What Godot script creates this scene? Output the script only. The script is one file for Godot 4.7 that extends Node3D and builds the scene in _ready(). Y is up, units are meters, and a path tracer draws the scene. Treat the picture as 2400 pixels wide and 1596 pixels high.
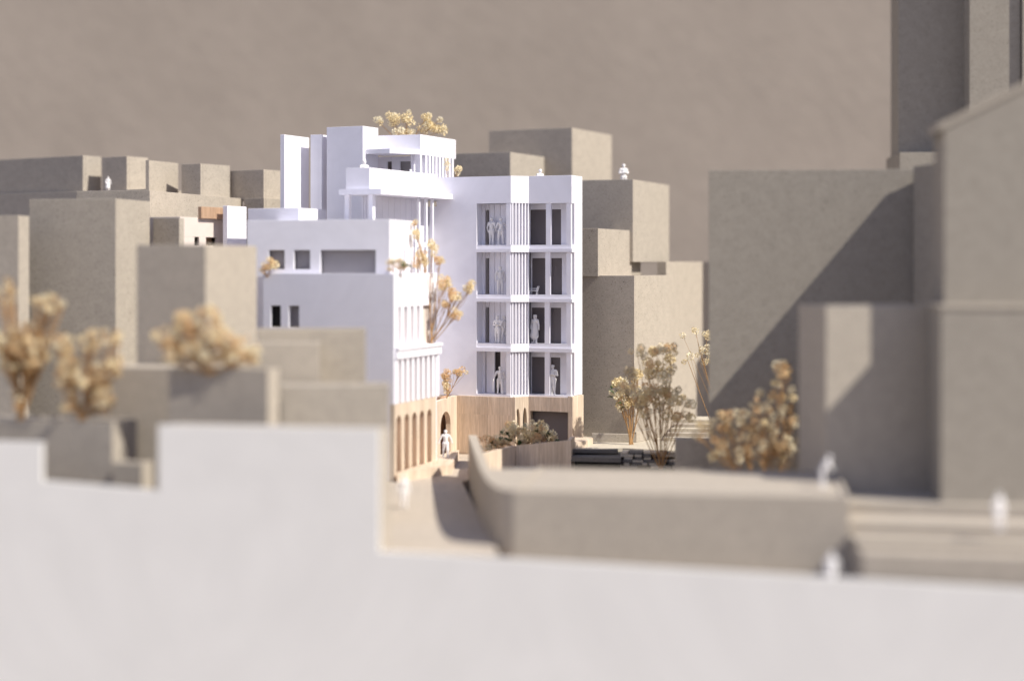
extends Node3D
# An architectural study model photographed close up in hard sun. Lengths in the builders are centimetres of the real model.
const S := 0.01
const F := 4000.0      # focal length in photograph pixels
const CX := 1200.0
const HY := 620.0      # the eye level in the photograph
const EYE := 22.0      # lens above the table
var used := {}
var rng := RandomNumberGenerator.new()
var M := {}
var heads := []
var leaf_mesh: ArrayMesh

# ---------------------------------------------------------------- plan helpers
func wx(px: float, d: float) -> float: return (px - CX) * d / F
func hy(py: float, d: float) -> float: return EYE + (HY - py) * d / F
func fr(px: float, d: float, yaw: float) -> Dictionary:
	return {"x": wx(px, d), "d": d, "c": cos(deg_to_rad(yaw)), "s": sin(deg_to_rad(yaw)), "yaw": yaw}
func pl(f: Dictionary, a: float, b: float) -> Vector2:      # (x, distance) of a point a to the right and b behind a frame's corner
	return Vector2(f.x + a * f.c + b * f.s, f.d - a * f.s + b * f.c)
func ua(f: Dictionary, px: float, b := 0.0) -> float:
	var p := px - CX
	return (p * (f.d + b * f.c) - F * (f.x + b * f.s)) / (F * f.c + p * f.s)
func vb(f: Dictionary, px: float, a := 0.0) -> float:
	var p := px - CX
	return (p * (f.d - a * f.s) - F * (f.x + a * f.c)) / (F * f.s - p * f.c)
func pd(px: float, d: float) -> Vector2: return Vector2(wx(px, d), d)

# ---------------------------------------------------------------- nodes
func numbered(called: String) -> String:
	var n: int = used.get(called, 0)
	used[called] = n + 1
	return called if n == 0 else "%s_%03d" % [called, n]

func tag(o: Node3D, label: String, category: String, group := "") -> void:
	o.set_meta("label", label)
	o.set_meta("category", category)
	if group != "":
		o.set_meta("group", group)

func thing(called: String, label: String, category: String, at: Vector3, yaw := 0.0, group := "") -> Node3D:
	var o := Node3D.new()
	o.name = numbered(called)
	add_child(o)
	o.position = at * S
	o.rotation.y = -deg_to_rad(yaw)
	tag(o, label, category, group)
	return o

func part(parent: Node3D, called: String, mesh: Mesh, mat: Material, at := Vector3.ZERO, turn := 0.0) -> MeshInstance3D:
	var o := MeshInstance3D.new()
	o.name = called
	o.mesh = mesh
	o.material_override = mat
	o.position = at * S
	o.rotation.y = turn
	parent.add_child(o, true)
	return o

func struct(called: String, mesh: Mesh, mat: Material, at := Vector3.ZERO, turn := 0.0) -> MeshInstance3D:
	var o := part(self, called, mesh, mat, at, turn)
	o.set_meta("kind", "structure")
	return o

# ---------------------------------------------------------------- meshes (built in cm, stored in m)
class Soup:
	var v := PackedVector3Array()
	var n := PackedVector3Array()
	func tri(a: Vector3, b: Vector3, c: Vector3, out: Vector3) -> void:
		var g := (b - a).cross(c - a)
		if g.length_squared() < 1e-16:
			return
		if g.dot(out) > 0.0:
			var t := b
			b = c
			c = t
			g = -g
		v.append(a); v.append(b); v.append(c)
		var q := -g.normalized()
		n.append(q); n.append(q); n.append(q)
	func tris(a: Vector3, b: Vector3, c: Vector3, na: Vector3, nb: Vector3, nc: Vector3) -> void:
		if (b - a).cross(c - a).dot(na + nb + nc) > 0.0:
			v.append(a); v.append(c); v.append(b)
			n.append(na); n.append(nc); n.append(nb)
		else:
			v.append(a); v.append(b); v.append(c)
			n.append(na); n.append(nb); n.append(nc)
	func quad(a: Vector3, b: Vector3, c: Vector3, d: Vector3, out: Vector3) -> void:
		tri(a, b, c, out)
		tri(a, c, d, out)
	func mesh(k: float) -> ArrayMesh:
		var w := PackedVector3Array()
		w.resize(v.size())
		for i in v.size():
			w[i] = v[i] * k
		var arr := []
		arr.resize(Mesh.ARRAY_MAX)
		arr[Mesh.ARRAY_VERTEX] = w
		arr[Mesh.ARRAY_NORMAL] = n
		var m := ArrayMesh.new()
		m.add_surface_from_arrays(Mesh.PRIMITIVE_TRIANGLES, arr)
		return m

func cham(size: Vector3, bevel := 0.012) -> ArrayMesh:
	var h := size * 0.5
	var b := minf(bevel, minf(h.x, minf(h.y, h.z)) * 0.4)
	var s := Soup.new()
	var P := func(sx: float, sy: float, sz: float, k: int) -> Vector3:
		var q := Vector3(sx * (h.x - b), sy * (h.y - b), sz * (h.z - b))
		if k == 0: q.x = sx * h.x
		elif k == 1: q.y = sy * h.y
		else: q.z = sz * h.z
		return q
	var sg := [-1.0, 1.0]
	for e: float in sg:
		s.quad(P.call(e, -1, -1, 0), P.call(e, 1, -1, 0), P.call(e, 1, 1, 0), P.call(e, -1, 1, 0), Vector3(e, 0, 0))
		s.quad(P.call(-1, e, -1, 1), P.call(1, e, -1, 1), P.call(1, e, 1, 1), P.call(-1, e, 1, 1), Vector3(0, e, 0))
		s.quad(P.call(-1, -1, e, 2), P.call(1, -1, e, 2), P.call(1, 1, e, 2), P.call(-1, 1, e, 2), Vector3(0, 0, e))
		for f: float in sg:
			s.quad(P.call(-1, e, f, 1), P.call(1, e, f, 1), P.call(1, e, f, 2), P.call(-1, e, f, 2), Vector3(0, e, f))
			s.quad(P.call(e, -1, f, 0), P.call(e, 1, f, 0), P.call(e, 1, f, 2), P.call(e, -1, f, 2), Vector3(e, 0, f))
			s.quad(P.call(e, f, -1, 0), P.call(e, f, 1, 0), P.call(e, f, 1, 1), P.call(e, f, -1, 1), Vector3(e, f, 0))
			for g: float in sg:
				s.tri(P.call(e, f, g, 0), P.call(e, f, g, 1), P.call(e, f, g, 2), Vector3(e, f, g))
	return s.mesh(S)

func box(parent: Node3D, called: String, mat: Material, x0: float, x1: float, y0: float, y1: float, z0: float, z1: float, bevel := 0.012) -> MeshInstance3D:
	return part(parent, called, cham(Vector3(absf(x1 - x0), absf(y1 - y0), absf(z1 - z0)), bevel), mat, Vector3(x0 + x1, y0 + y1, z0 + z1) * 0.5)

# a board standing between two plan points (x, distance), its thickness behind it as the camera sees it walking from p to q left to right
func wall(parent: Node3D, called: String, mat: Material, p: Vector2, q: Vector2, y0: float, y1: float, t := 0.15, bevel := 0.01) -> MeshInstance3D:
	var along := q - p
	var back := Vector2(-along.y, along.x).normalized()
	var c := (p + q) * 0.5 + back * t * 0.5
	return part(parent, called, cham(Vector3(along.length(), y1 - y0, t), bevel), mat, Vector3(c.x, (y0 + y1) * 0.5, -c.y), atan2(along.y, along.x))

# a flat outline (s, y) extruded from t0 to t1 along local z
func extr(poly: PackedVector2Array, t0: float, t1: float, flat := false) -> ArrayMesh:
	var s := Soup.new()
	var P := func(p: Vector2, t: float) -> Vector3:
		return Vector3(p.x, t, -p.y) if flat else Vector3(p.x, p.y, t)
	var lift := Vector3(0, 1, 0) if flat else Vector3(0, 0, 1)
	var idx := Geometry2D.triangulate_polygon(poly)
	for i in range(0, idx.size(), 3):
		s.tri(P.call(poly[idx[i]], t1), P.call(poly[idx[i + 1]], t1), P.call(poly[idx[i + 2]], t1), lift)
		s.tri(P.call(poly[idx[i]], t0), P.call(poly[idx[i + 1]], t0), P.call(poly[idx[i + 2]], t0), -lift)
	var turn := -1.0 if Geometry2D.is_polygon_clockwise(poly) else 1.0
	for i in poly.size():
		var a := poly[i]
		var b := poly[(i + 1) % poly.size()]
		var e := (b - a).normalized() * turn
		var o := Vector2(e.y, -e.x)
		var out := Vector3(o.x, 0, -o.y) if flat else Vector3(o.x, o.y, 0)
		s.quad(P.call(a, t0), P.call(b, t0), P.call(b, t1), P.call(a, t1), out)
	return s.mesh(S)

func prism(parent: Node3D, called: String, mat: Material, pts: Array, y0: float, y1: float) -> MeshInstance3D:
	return part(parent, called, extr(PackedVector2Array(pts), y0, y1, true), mat)

# an outline standing on the line from p to q; its s runs from p, thickness goes behind
func plate(parent: Node3D, called: String, mat: Material, p: Vector2, q: Vector2, poly: Array, t := 0.15) -> MeshInstance3D:
	var along := q - p
	return part(parent, called, extr(PackedVector2Array(poly), -t, 0.0), mat, Vector3(p.x, 0, -p.y), atan2(along.y, along.x))

func arch_outline(length: float, y0: float, y1: float, arches: Array) -> Array:   # arches: [s0, s1, spring, rise]
	var o := [Vector2(0, y1), Vector2(0, y0)]
	for a in arches:
		o.append(Vector2(a[0], y0))
		for k in 11:
			var an := PI * (1.0 - k / 10.0)
			o.append(Vector2((a[0] + a[1]) * 0.5 + cos(an) * (a[1] - a[0]) * 0.5, a[2] + sin(an) * a[3]))
		o.append(Vector2(a[1], y0))
	o.append(Vector2(length, y0))
	o.append(Vector2(length, y1))
	return o

# ---------------------------------------------------------------- materials
func lin(r: float, g: float, b: float) -> Color: return Color(r, g, b).linear_to_srgb()

func picture(size: int, f: Callable) -> Image:
	var im := Image.create(size, size, false, Image.FORMAT_RGB8)
	for y in size:
		for x in size:
			im.set_pixel(x, y, f.call(x, y))
	return im

func tex(im: Image) -> ImageTexture:
	im.generate_mipmaps()
	return ImageTexture.create_from_image(im)

func wrap_noise(n: FastNoiseLite, x: float, y: float, size: float) -> float:   # tiles by walking two circles
	var a := TAU * x / size
	var b := TAU * y / size
	var r := size / TAU
	return n.get_noise_3d(cos(a) * r + cos(b) * r * 0.7, sin(a) * r, sin(b) * r + cos(b) * r * 0.7)

func surface(color: Color, rough: float, albedo: Texture2D = null, scale := 10.0, bump: Texture2D = null, depth := 0.0) -> StandardMaterial3D:
	var m := StandardMaterial3D.new()
	m.albedo_color = color
	m.roughness = rough
	m.metallic_specular = 0.35
	if albedo or bump:
		m.uv1_triplanar = true
		m.uv1_world_triplanar = true
		m.uv1_triplanar_sharpness = 8.0
		m.uv1_scale = Vector3.ONE * scale
	if albedo:
		m.albedo_texture = albedo
	if bump:
		m.heightmap_enabled = true
		m.heightmap_texture = bump
		m.heightmap_scale = depth
	return m

func make_materials() -> void:
	var fine := FastNoiseLite.new()
	fine.seed = 11; fine.frequency = 0.35; fine.fractal_octaves = 2
	var soft := FastNoiseLite.new()
	soft.seed = 5; soft.frequency = 0.02; soft.fractal_octaves = 3
	var r := RandomNumberGenerator.new()
	r.seed = 77
	# chipboard: fibre mottling with dark and pale flecks
	var board := picture(512, func(x: int, y: int) -> Color:
		var v := 0.9 + 0.085 * fine.get_noise_2d(x * 0.62, y * 0.62) + 0.035 * fine.get_noise_2d(x * 0.2, y * 0.2) + 0.035 * wrap_noise(soft, x, y, 512)
		return Color(v, v * 0.995, v * 0.985))
	for k in 1900:
		var x := r.randi_range(2, 508)
		var y := r.randi_range(2, 508)
		var dark := r.randf() < 0.6
		var c := board.get_pixel(x, y)
		c = c.darkened(r.randf_range(0.12, 0.42)) if dark else c.lightened(r.randf_range(0.1, 0.35))
		var n := r.randi_range(1, 4)
		var dx := r.randi_range(-1, 1)
		var dy := r.randi_range(-1, 1)
		for j in n:
			board.set_pixel(clampi(x + dx * j, 0, 510), clampi(y + dy * j, 0, 511), c)
			board.set_pixel(clampi(x + dx * j + 1, 0, 511), clampi(y + dy * j, 0, 511), c)
	var board_bump := picture(256, func(x: int, y: int) -> Color:
		var v := 0.5 + 0.4 * fine.get_noise_2d(x * 1.3, y * 1.3)
		return Color(v, v, v))
	var bt := tex(board)
	var bb := tex(board_bump)
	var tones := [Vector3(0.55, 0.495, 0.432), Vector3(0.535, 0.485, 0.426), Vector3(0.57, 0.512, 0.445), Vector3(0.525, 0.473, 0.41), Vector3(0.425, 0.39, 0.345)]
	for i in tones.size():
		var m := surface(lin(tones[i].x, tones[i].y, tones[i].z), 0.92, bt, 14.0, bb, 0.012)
		m.uv1_offset = Vector3(0.37, 0.21, 0.63) * i
		m.metallic_specular = 0.2
		M["board%d" % i] = m
	# white styrene, with the faintest handling marks
	var smear := picture(256, func(x: int, y: int) -> Color:
		var v := 0.988 + 0.018 * wrap_noise(soft, x * 2.0, y * 2.0, 512)
		return Color(v, v, v))
	var st := tex(smear)
	M.white = surface(lin(0.89, 0.88, 0.95), 0.55, st, 9.0)
	M.foam = surface(lin(0.85, 0.832, 0.80), 0.75, st, 4.0)
	M.cream = surface(lin(0.70, 0.62, 0.565), 0.7, st, 9.0)
	M.figure = surface(lin(0.86, 0.84, 0.84), 0.6)
	# basswood veneer, grain upright
	var grain := FastNoiseLite.new()
	grain.seed = 21; grain.frequency = 0.09; grain.fractal_octaves = 3
	var wood := picture(512, func(x: int, y: int) -> Color:
		var a := grain.get_noise_2d(x * 1.6, y * 0.05)
		var b := fine.get_noise_2d(x * 1.0, y * 0.06)
		var c := soft.get_noise_2d(x * 0.7, y * 0.12)
		var v := 0.9 + 0.085 * a + 0.055 * b + 0.07 * c
		return Color(v, v * (0.985 + 0.02 * a), v * (0.965 + 0.05 * a)))
	var wt := tex(wood)
	M.wood = surface(lin(0.88, 0.735, 0.60), 0.7, wt, 15.0, wt, 0.01)
	M.wood_tan = surface(lin(0.55, 0.38, 0.265), 0.75, wt, 15.0)
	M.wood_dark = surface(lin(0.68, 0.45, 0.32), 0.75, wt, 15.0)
	M.wood_pale = surface(lin(0.82, 0.695, 0.57), 0.7, wt, 12.0)
	M.paper = surface(lin(0.61, 0.54, 0.465), 0.85, bt, 6.0)
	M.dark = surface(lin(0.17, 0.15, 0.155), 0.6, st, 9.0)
	M.black = surface(lin(0.02, 0.018, 0.018), 0.8)
	M.pane = surface(lin(0.36, 0.34, 0.355), 0.5, st, 9.0)
	M.layer = surface(lin(0.68, 0.62, 0.52), 0.9, bt, 14.0)
	M.slate = surface(lin(0.21, 0.20, 0.19), 0.8, bt, 14.0)
	# plaster behind: trowel strokes running down to the right
	var stroke := FastNoiseLite.new()
	stroke.seed = 8; stroke.frequency = 0.012; stroke.fractal_octaves = 4
	var plaster := picture(1024, func(x: int, y: int) -> Color:
		var v := 0.92 + 0.03 * stroke.get_noise_2d(x * 0.4, y * 0.4) + 0.02 * stroke.get_noise_2d(x * 2.1 + 90.0, y * 2.6) + 0.02 * fine.get_noise_2d(x * 0.35, y * 0.35)
		return Color(v, v * 0.997, v * 0.99))
	var plaster_h := picture(1024, func(x: int, y: int) -> Color:
		var u := x * 0.78 + y * 0.62
		var w := -x * 0.62 + y * 0.78
		var v := 0.5 + 0.14 * stroke.get_noise_2d(x * 1.3 + 300.0, y * 1.3) + 0.20 * stroke.get_noise_2d(u * 2.2, w * 4.6) + 0.16 * stroke.get_noise_2d(x * 6.0, y * 6.0)
		return Color(v, v, v))
	M.plaster = surface(lin(0.46, 0.40, 0.352), 0.95, tex(plaster), 1.1, tex(plaster_h), 0.09)
	M.plaster.metallic_specular = 0.1
	M.table = surface(lin(0.42, 0.38, 0.34), 0.8, bt, 3.0)
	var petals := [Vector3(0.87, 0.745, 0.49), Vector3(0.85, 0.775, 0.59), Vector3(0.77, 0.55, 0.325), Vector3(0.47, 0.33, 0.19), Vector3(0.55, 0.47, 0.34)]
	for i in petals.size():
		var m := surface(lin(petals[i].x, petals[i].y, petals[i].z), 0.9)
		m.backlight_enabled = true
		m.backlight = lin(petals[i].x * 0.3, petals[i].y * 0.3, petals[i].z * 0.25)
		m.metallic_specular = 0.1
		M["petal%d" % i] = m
	M.stem = surface(lin(0.42, 0.25, 0.115), 0.85)
	M.stem_dark = surface(lin(0.20, 0.115, 0.06), 0.85)
	M.leaf = surface(lin(0.055, 0.085, 0.035), 0.8)

# ---------------------------------------------------------------- chipboard boxes
func board_box(label: String, f: Dictionary, w: float, l: float, y0: float, y1: float, tone: int, group := "grey board buildings", called := "board_building", drop := 0.06, mat_name := "") -> Node3D:
	var o := thing(called, label, "model building", Vector3(f.x, y0, -f.d), f.yaw, group)
	var m: Material = M["board%d" % tone] if mat_name == "" else M[mat_name]
	var h := y1 - y0
	var t := minf(0.2, minf(w, l) * 0.2)
	var g := 0.012
	box(o, "wall_panel", m, -w, 0, 0, h, -t, 0)
	box(o, "wall_panel", m, -t, -0.004, 0, h - 0.01, -l, -t - g)
	box(o, "wall_panel", m, -w + 0.004, -w + t, 0, h - 0.01, -l, -t - g)
	box(o, "wall_panel", m, -w + t + g, -t - g, 0, h - 0.02, -l + 0.004, -l + t)
	box(o, "roof_panel", m, -w + t + g, -t - g, h - t - drop, h - drop, -l + t + g, -t - g)
	return o

# by what the photo shows: left end, nearest corner and right end of the box, in photograph pixels
func bb(label: String, pl_: float, pc: float, pr: float, d: float, yaw: float, top: float, y0: float, tone: int, depth := 0.0, drop := 0.06, group := "grey board buildings") -> Node3D:
	var f := fr(pc, d, yaw)
	var w := -ua(f, pl_)
	var l := depth if depth > 0.0 else vb(f, pr)
	return board_box(label, f, w, l, y0, hy(top, d), tone, group, "board_building", drop)

# ---------------------------------------------------------------- dried flowers
func make_heads() -> void:
	var r := RandomNumberGenerator.new()
	r.seed = 404
	for k in 4:
		var s := Soup.new()
		for j in 54:
			var z := 1.0 - 2.0 * (j + 0.5) / 54.0
			var an := j * 2.39996 + r.randf_range(-0.3, 0.3)
			var q := sqrt(1.0 - z * z)
			var dir := Vector3(cos(an) * q, z, sin(an) * q)
			var side := dir.cross(Vector3(r.randf() - 0.5, r.randf() - 0.5, r.randf() - 0.5)).normalized()
			var up := (dir * r.randf_range(0.4, 1.2) + dir.cross(side) * r.randf_range(-1.0, 1.0)).normalized()
			var c := dir * r.randf_range(0.38, 0.62)
			var e := c + up * r.randf_range(0.3, 0.46)
			var wd := r.randf_range(0.12, 0.21)
			var m1 := (c + e) * 0.5 + side * wd + dir * 0.05
			var m2 := (c + e) * 0.5 - side * wd + dir * 0.05
			s.tri(c, m1, e, dir)
			s.tri(c, m2, e, dir)
		heads.append(s.mesh(S))
	var lf := Soup.new()
	for j in 4:
		var a0 := j / 4.0
		var a1 := (j + 1) / 4.0
		var w0 := 0.28 * sin(PI * pow(a0, 0.8))
		var w1 := 0.28 * sin(PI * pow(a1, 0.8))
		var y0 := 0.12 * sin(PI * a0)
		var y1 := 0.12 * sin(PI * a1)
		lf.quad(Vector3(-w0, y0 + w0 * 0.3, a0), Vector3(0, y0, a0), Vector3(0, y1, a1), Vector3(-w1, y1 + w1 * 0.3, a1), Vector3.UP)
		lf.quad(Vector3(w0, y0 + w0 * 0.3, a0), Vector3(0, y0, a0), Vector3(0, y1, a1), Vector3(w1, y1 + w1 * 0.3, a1), Vector3.UP)
	leaf_mesh = lf.mesh(S)

func tube(s: Soup, pts: Array, r0: float, r1: float, sides := 5) -> void:
	var rings := []
	for i in pts.size():
		var t: Vector3 = (pts[mini(i + 1, pts.size() - 1)] - pts[maxi(i - 1, 0)]).normalized()
		var u := t.cross(Vector3(0.31, 0.2, 0.93)).normalized()
		var v := t.cross(u)
		var rad := lerpf(r0, r1, float(i) / (pts.size() - 1))
		var ring := []
		for k in sides:
			var o := u * cos(TAU * k / sides) + v * sin(TAU * k / sides)
			ring.append([pts[i] + o * rad, o])
		rings.append(ring)
	for i in pts.size() - 1:
		for k in sides:
			var a = rings[i][k]
			var b = rings[i][(k + 1) % sides]
			var c = rings[i + 1][(k + 1) % sides]
			var e = rings[i + 1][k]
			s.tris(a[0], b[0], c[0], a[1], b[1], c[1])
			s.tris(a[0], c[0], e[0], a[1], c[1], e[1])

func bend(a: Vector3, b: Vector3, sag: Vector3, n := 6) -> Array:
	var o := []
	var mid := (a + b) * 0.5 + sag
	for i in n + 1:
		var t := float(i) / n
		o.append(a.lerp(mid, t).lerp(mid.lerp(b, t), t))
	return o

# clusters: [px, py, rx, ry, heads]; each becomes one stem with its twigs and the flower heads at their ends
func plant(called: String, label: String, base: Vector3, d: float, clusters: Array, rad: float, colors: Array, seed_: int, leaves := 0, thick := 0.035, deep := 0.6, dark_stem := false) -> Node3D:
	rng.seed = seed_
	var o := thing(called, label, "dried flower", base, 0, "dried flower trees")
	for c in clusters:
		var s := Soup.new()
		var st := part(o, "stem", null, M.stem_dark if dark_stem else M.stem)
		var mid := Vector3(wx(c[0], d), hy(c[1] + c[3] * 0.55, d), -d + rng.randf_range(-0.4, 0.4) * deep) - base
		var sway := Vector3(rng.randf_range(-0.1, 0.1), 0, rng.randf_range(-0.1, 0.1)) * mid.length()
		var foot := Vector3(rng.randf_range(-0.12, 0.12), 0, rng.randf_range(-0.12, 0.12))
		var trunk := bend(foot, mid, sway * 0.6, 7)
		tube(s, trunk, thick, thick * 0.55)
		for k in int(c[4]):
			var q := Vector3.ZERO
			for tries in 12:
				q = Vector3(rng.randf_range(-1, 1), rng.randf_range(-1, 1), rng.randf_range(-1, 1))
				if q.length() < 1.0:
					break
			var at := Vector3(wx(c[0] + q.x * c[2], d), hy(c[1] + q.y * c[3], d), -d + q.z * maxf(deep, c[2] * d / F * 0.7)) - base
			var from: Vector3 = trunk[clampi(7 - rng.randi_range(0, 4), 2, 7)]
			tube(s, bend(from, at, Vector3(rng.randf_range(-0.15, 0.15), rng.randf_range(-0.2, 0.05), rng.randf_range(-0.15, 0.15)) * from.distance_to(at), 4), thick * 0.42, thick * 0.25, 4)
			var ci: int = colors[rng.randi_range(0, colors.size() - 1)]
			var h := part(st, "flower_head", heads[rng.randi_range(0, 3)], M["petal%d" % ci], at)
			h.rotation = Vector3(rng.randf() * TAU, rng.randf() * TAU, 0)
			h.scale = Vector3.ONE * rad * d / F * (0.55 + 0.75 * rng.randf() * (0.4 + 0.6 * rng.randf()) + 0.12)
		st.mesh = s.mesh(S)
	for k in leaves:
		var c: Array = clusters[rng.randi_range(0, clusters.size() - 1)]
		var at := Vector3(wx(c[0] + rng.randf_range(-0.9, 0.9) * c[2], d), hy(c[1] + rng.randf_range(-0.5, 0.9) * c[3], d), -d + rng.randf_range(-0.2, 1.0) * deep) - base
		var lf := part(o, "leaf", leaf_mesh, M.leaf, at)
		lf.rotation = Vector3(rng.randf_range(-1.2, 0.4), rng.randf() * TAU, rng.randf_range(-0.6, 0.6))
		lf.scale = Vector3.ONE * rad * d / F * rng.randf_range(1.2, 1.9)
	return o

# ---------------------------------------------------------------- white figurines, one smooth skin each
func figure_mesh(pose: String) -> ArrayMesh:
	var b := []   # [from, to, r0, r1]
	var hip := 0.5
	var sh := 0.805
	var lean := 0.0
	if pose == "bent": lean = 0.16
	var hd := Vector3(0, 0.925, 0.012 + lean * 1.25)
	if pose == "bent": hd.y = 0.88
	b.append([hd + Vector3(0, 0.018, -0.008), hd + Vector3(0, -0.022, 0.012), 0.062, 0.05])
	b.append([hd + Vector3(0, -0.012, 0.052), hd + Vector3(0, -0.022, 0.066), 0.012, 0.011])
	b.append([hd + Vector3(0.058, -0.01, 0), hd + Vector3(0.064, 0.008, 0), 0.012, 0.012])
	b.append([hd + Vector3(-0.058, -0.01, 0), hd + Vector3(-0.064, 0.008, 0), 0.012, 0.012])
	var nk := Vector3(0, sh + 0.01, lean)
	b.append([nk, hd - Vector3(0, 0.04, 0), 0.038, 0.032])
	b.append([Vector3(-0.09, sh - 0.015, lean), Vector3(0.09, sh - 0.015, lean), 0.047, 0.047])
	b.append([Vector3(0, 0.74, lean * 0.8), Vector3(0, 0.6, lean * 0.35), 0.09, 0.078])
	b.append([Vector3(-0.045, hip + 0.01, 0), Vector3(0.045, hip + 0.01, 0), 0.072, 0.072])
	var arms := {"down": [[-0.165, 0.64, -0.01, -0.17, 0.5, 0.03], [0.165, 0.64, -0.01, 0.17, 0.5, 0.03]],
		"wide": [[-0.2, 0.66, 0, -0.25, 0.53, 0.02], [0.2, 0.66, 0, 0.24, 0.52, 0.02]],
		"fold": [[-0.165, 0.65, 0.0, -0.03, 0.655, 0.1], [0.17, 0.65, 0.0, 0.04, 0.68, 0.1]],
		"hip": [[-0.2, 0.66, -0.02, -0.11, 0.55, 0.03], [0.165, 0.64, 0, 0.1, 0.72, 0.11]],
		"bent": [[-0.17, 0.66, 0.2, -0.13, 0.56, 0.28], [0.17, 0.66, 0.2, 0.13, 0.57, 0.28]],
		"coat": [[-0.16, 0.64, 0, -0.12, 0.53, 0.08], [0.165, 0.64, 0, 0.19, 0.5, 0.02]],
		"stick": [[-0.19, 0.66, 0.03, -0.25, 0.52, 0.08], [0.165, 0.65, 0, 0.15, 0.5, 0.03]]}
	for i in 2:
		var a: Array = arms[pose][i]
		var sx := -0.122 if i == 0 else 0.122
		var el := Vector3(a[0], a[1], a[2])
		var wr := Vector3(a[3], a[4], a[5])
		b.append([Vector3(sx, sh - 0.015, lean), el, 0.04, 0.032])
		b.append([el, wr, 0.031, 0.023])
		var hand := wr + (wr - el).normalized() * 0.05
		b.append([wr, hand, 0.023, 0.015])
		b.append([wr.lerp(hand, 0.3), wr.lerp(hand, 0.8) + Vector3(-signf(sx) * 0.022, 0, 0.012), 0.011, 0.009])
	var step := 0.05 if pose in ["wide", "stick", "hip"] else 0.012
	for i in 2:
		var sx := -1.0 if i == 0 else 1.0
		var z := step * sx
		b.append([Vector3(0.055 * sx, hip, 0), Vector3(0.066 * sx, 0.275, 0.012 + z), 0.066, 0.047])
		b.append([Vector3(0.066 * sx, 0.275, 0.012 + z), Vector3(0.07 * sx, 0.055, z * 1.4), 0.046, 0.03])
		b.append([Vector3(0.07 * sx, 0.035, z * 1.4 - 0.015), Vector3(0.082 * sx, 0.026, z * 1.4 + 0.085), 0.033, 0.024])
	if pose == "coat":
		b.append([Vector3(0, 0.6, 0), Vector3(-0.02, 0.27, 0), 0.1, 0.145])
		b.append([Vector3(-0.06, 0.5, 0), Vector3(-0.09, 0.25, 0.02), 0.08, 0.09])
		b.append([hd + Vector3(0, 0.02, -0.03), hd + Vector3(0, -0.09, -0.045), 0.06, 0.04])
	if pose == "stick":
		b.append([Vector3(-0.262, 0.5, 0.1), Vector3(-0.285, 0.02, 0.12), 0.014, 0.012])
	var cell := 0.022
	var lo := Vector3(-0.34, -0.02, -0.2)
	var n := Vector3i(31, 47, 26)
	var field := PackedFloat32Array()
	field.resize(n.x * n.y * n.z)
	field.fill(0.2)
	for q in b:
		var p0: Vector3 = q[0]
		var ax: Vector3 = q[1] - q[0]
		var il := 1.0 / maxf(ax.length_squared(), 1e-9)
		var r0: float = q[2]
		var dr: float = q[3] - q[2]
		var reach := maxf(r0, q[3]) + 0.07
		var mn: Vector3 = p0.min(q[1]) - Vector3.ONE * reach
		var mx: Vector3 = p0.max(q[1]) + Vector3.ONE * reach
		var i0 := Vector3i(((mn - lo) / cell).floor()).clamp(Vector3i.ZERO, n - Vector3i.ONE)
		var i1 := Vector3i(((mx - lo) / cell).ceil()).clamp(Vector3i.ZERO, n - Vector3i.ONE)
		var kk := minf(0.03, minf(r0, q[3]) * 0.9)
		for z in range(i0.z, i1.z + 1):
			for y in range(i0.y, i1.y + 1):
				var row := (z * n.y + y) * n.x
				for x in range(i0.x, i1.x + 1):
					var v := lo + Vector3(x, y, z) * cell - p0
					var t := clampf(v.dot(ax) * il, 0.0, 1.0)
					var dd := (v - ax * t).length() - (r0 + dr * t)
					var old := field[row + x]
					var h := maxf(kk - absf(old - dd), 0.0) / kk
					field[row + x] = minf(old, dd) - h * h * kk * 0.25
	# surface nets
	var at := {}
	var s := Soup.new()
	var sx_ := 1
	var sy_ := n.x
	var sz_ := n.x * n.y
	for z in n.z - 1:
		for y in n.y - 1:
			for x in n.x - 1:
				var i := (z * n.y + y) * n.x + x
				var e := [field[i], field[i + sx_], field[i + sy_], field[i + sx_ + sy_], field[i + sz_], field[i + sx_ + sz_], field[i + sy_ + sz_], field[i + sx_ + sy_ + sz_]]
				var inside := 0
				for w in e:
					if w < 0.0: inside += 1
				if inside == 0 or inside == 8:
					continue
				var sum := Vector3.ZERO
				var count := 0
				for k in 8:
					for ax in 3:
						var k2: int = k | (1 << ax)
						if k2 == k or (e[k] < 0.0) == (e[k2] < 0.0):
							continue
						var t: float = e[k] / (e[k] - e[k2])
						var c := Vector3(k & 1, (k >> 1) & 1, (k >> 2) & 1)
						c[ax] = t
						sum += c
						count += 1
				var g := Vector3(e[1] + e[3] + e[5] + e[7] - e[0] - e[2] - e[4] - e[6], e[2] + e[3] + e[6] + e[7] - e[0] - e[1] - e[4] - e[5], e[4] + e[5] + e[6] + e[7] - e[0] - e[1] - e[2] - e[3])
				at[i] = [lo + (Vector3(x, y, z) + sum / count) * cell, g.normalized()]
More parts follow.
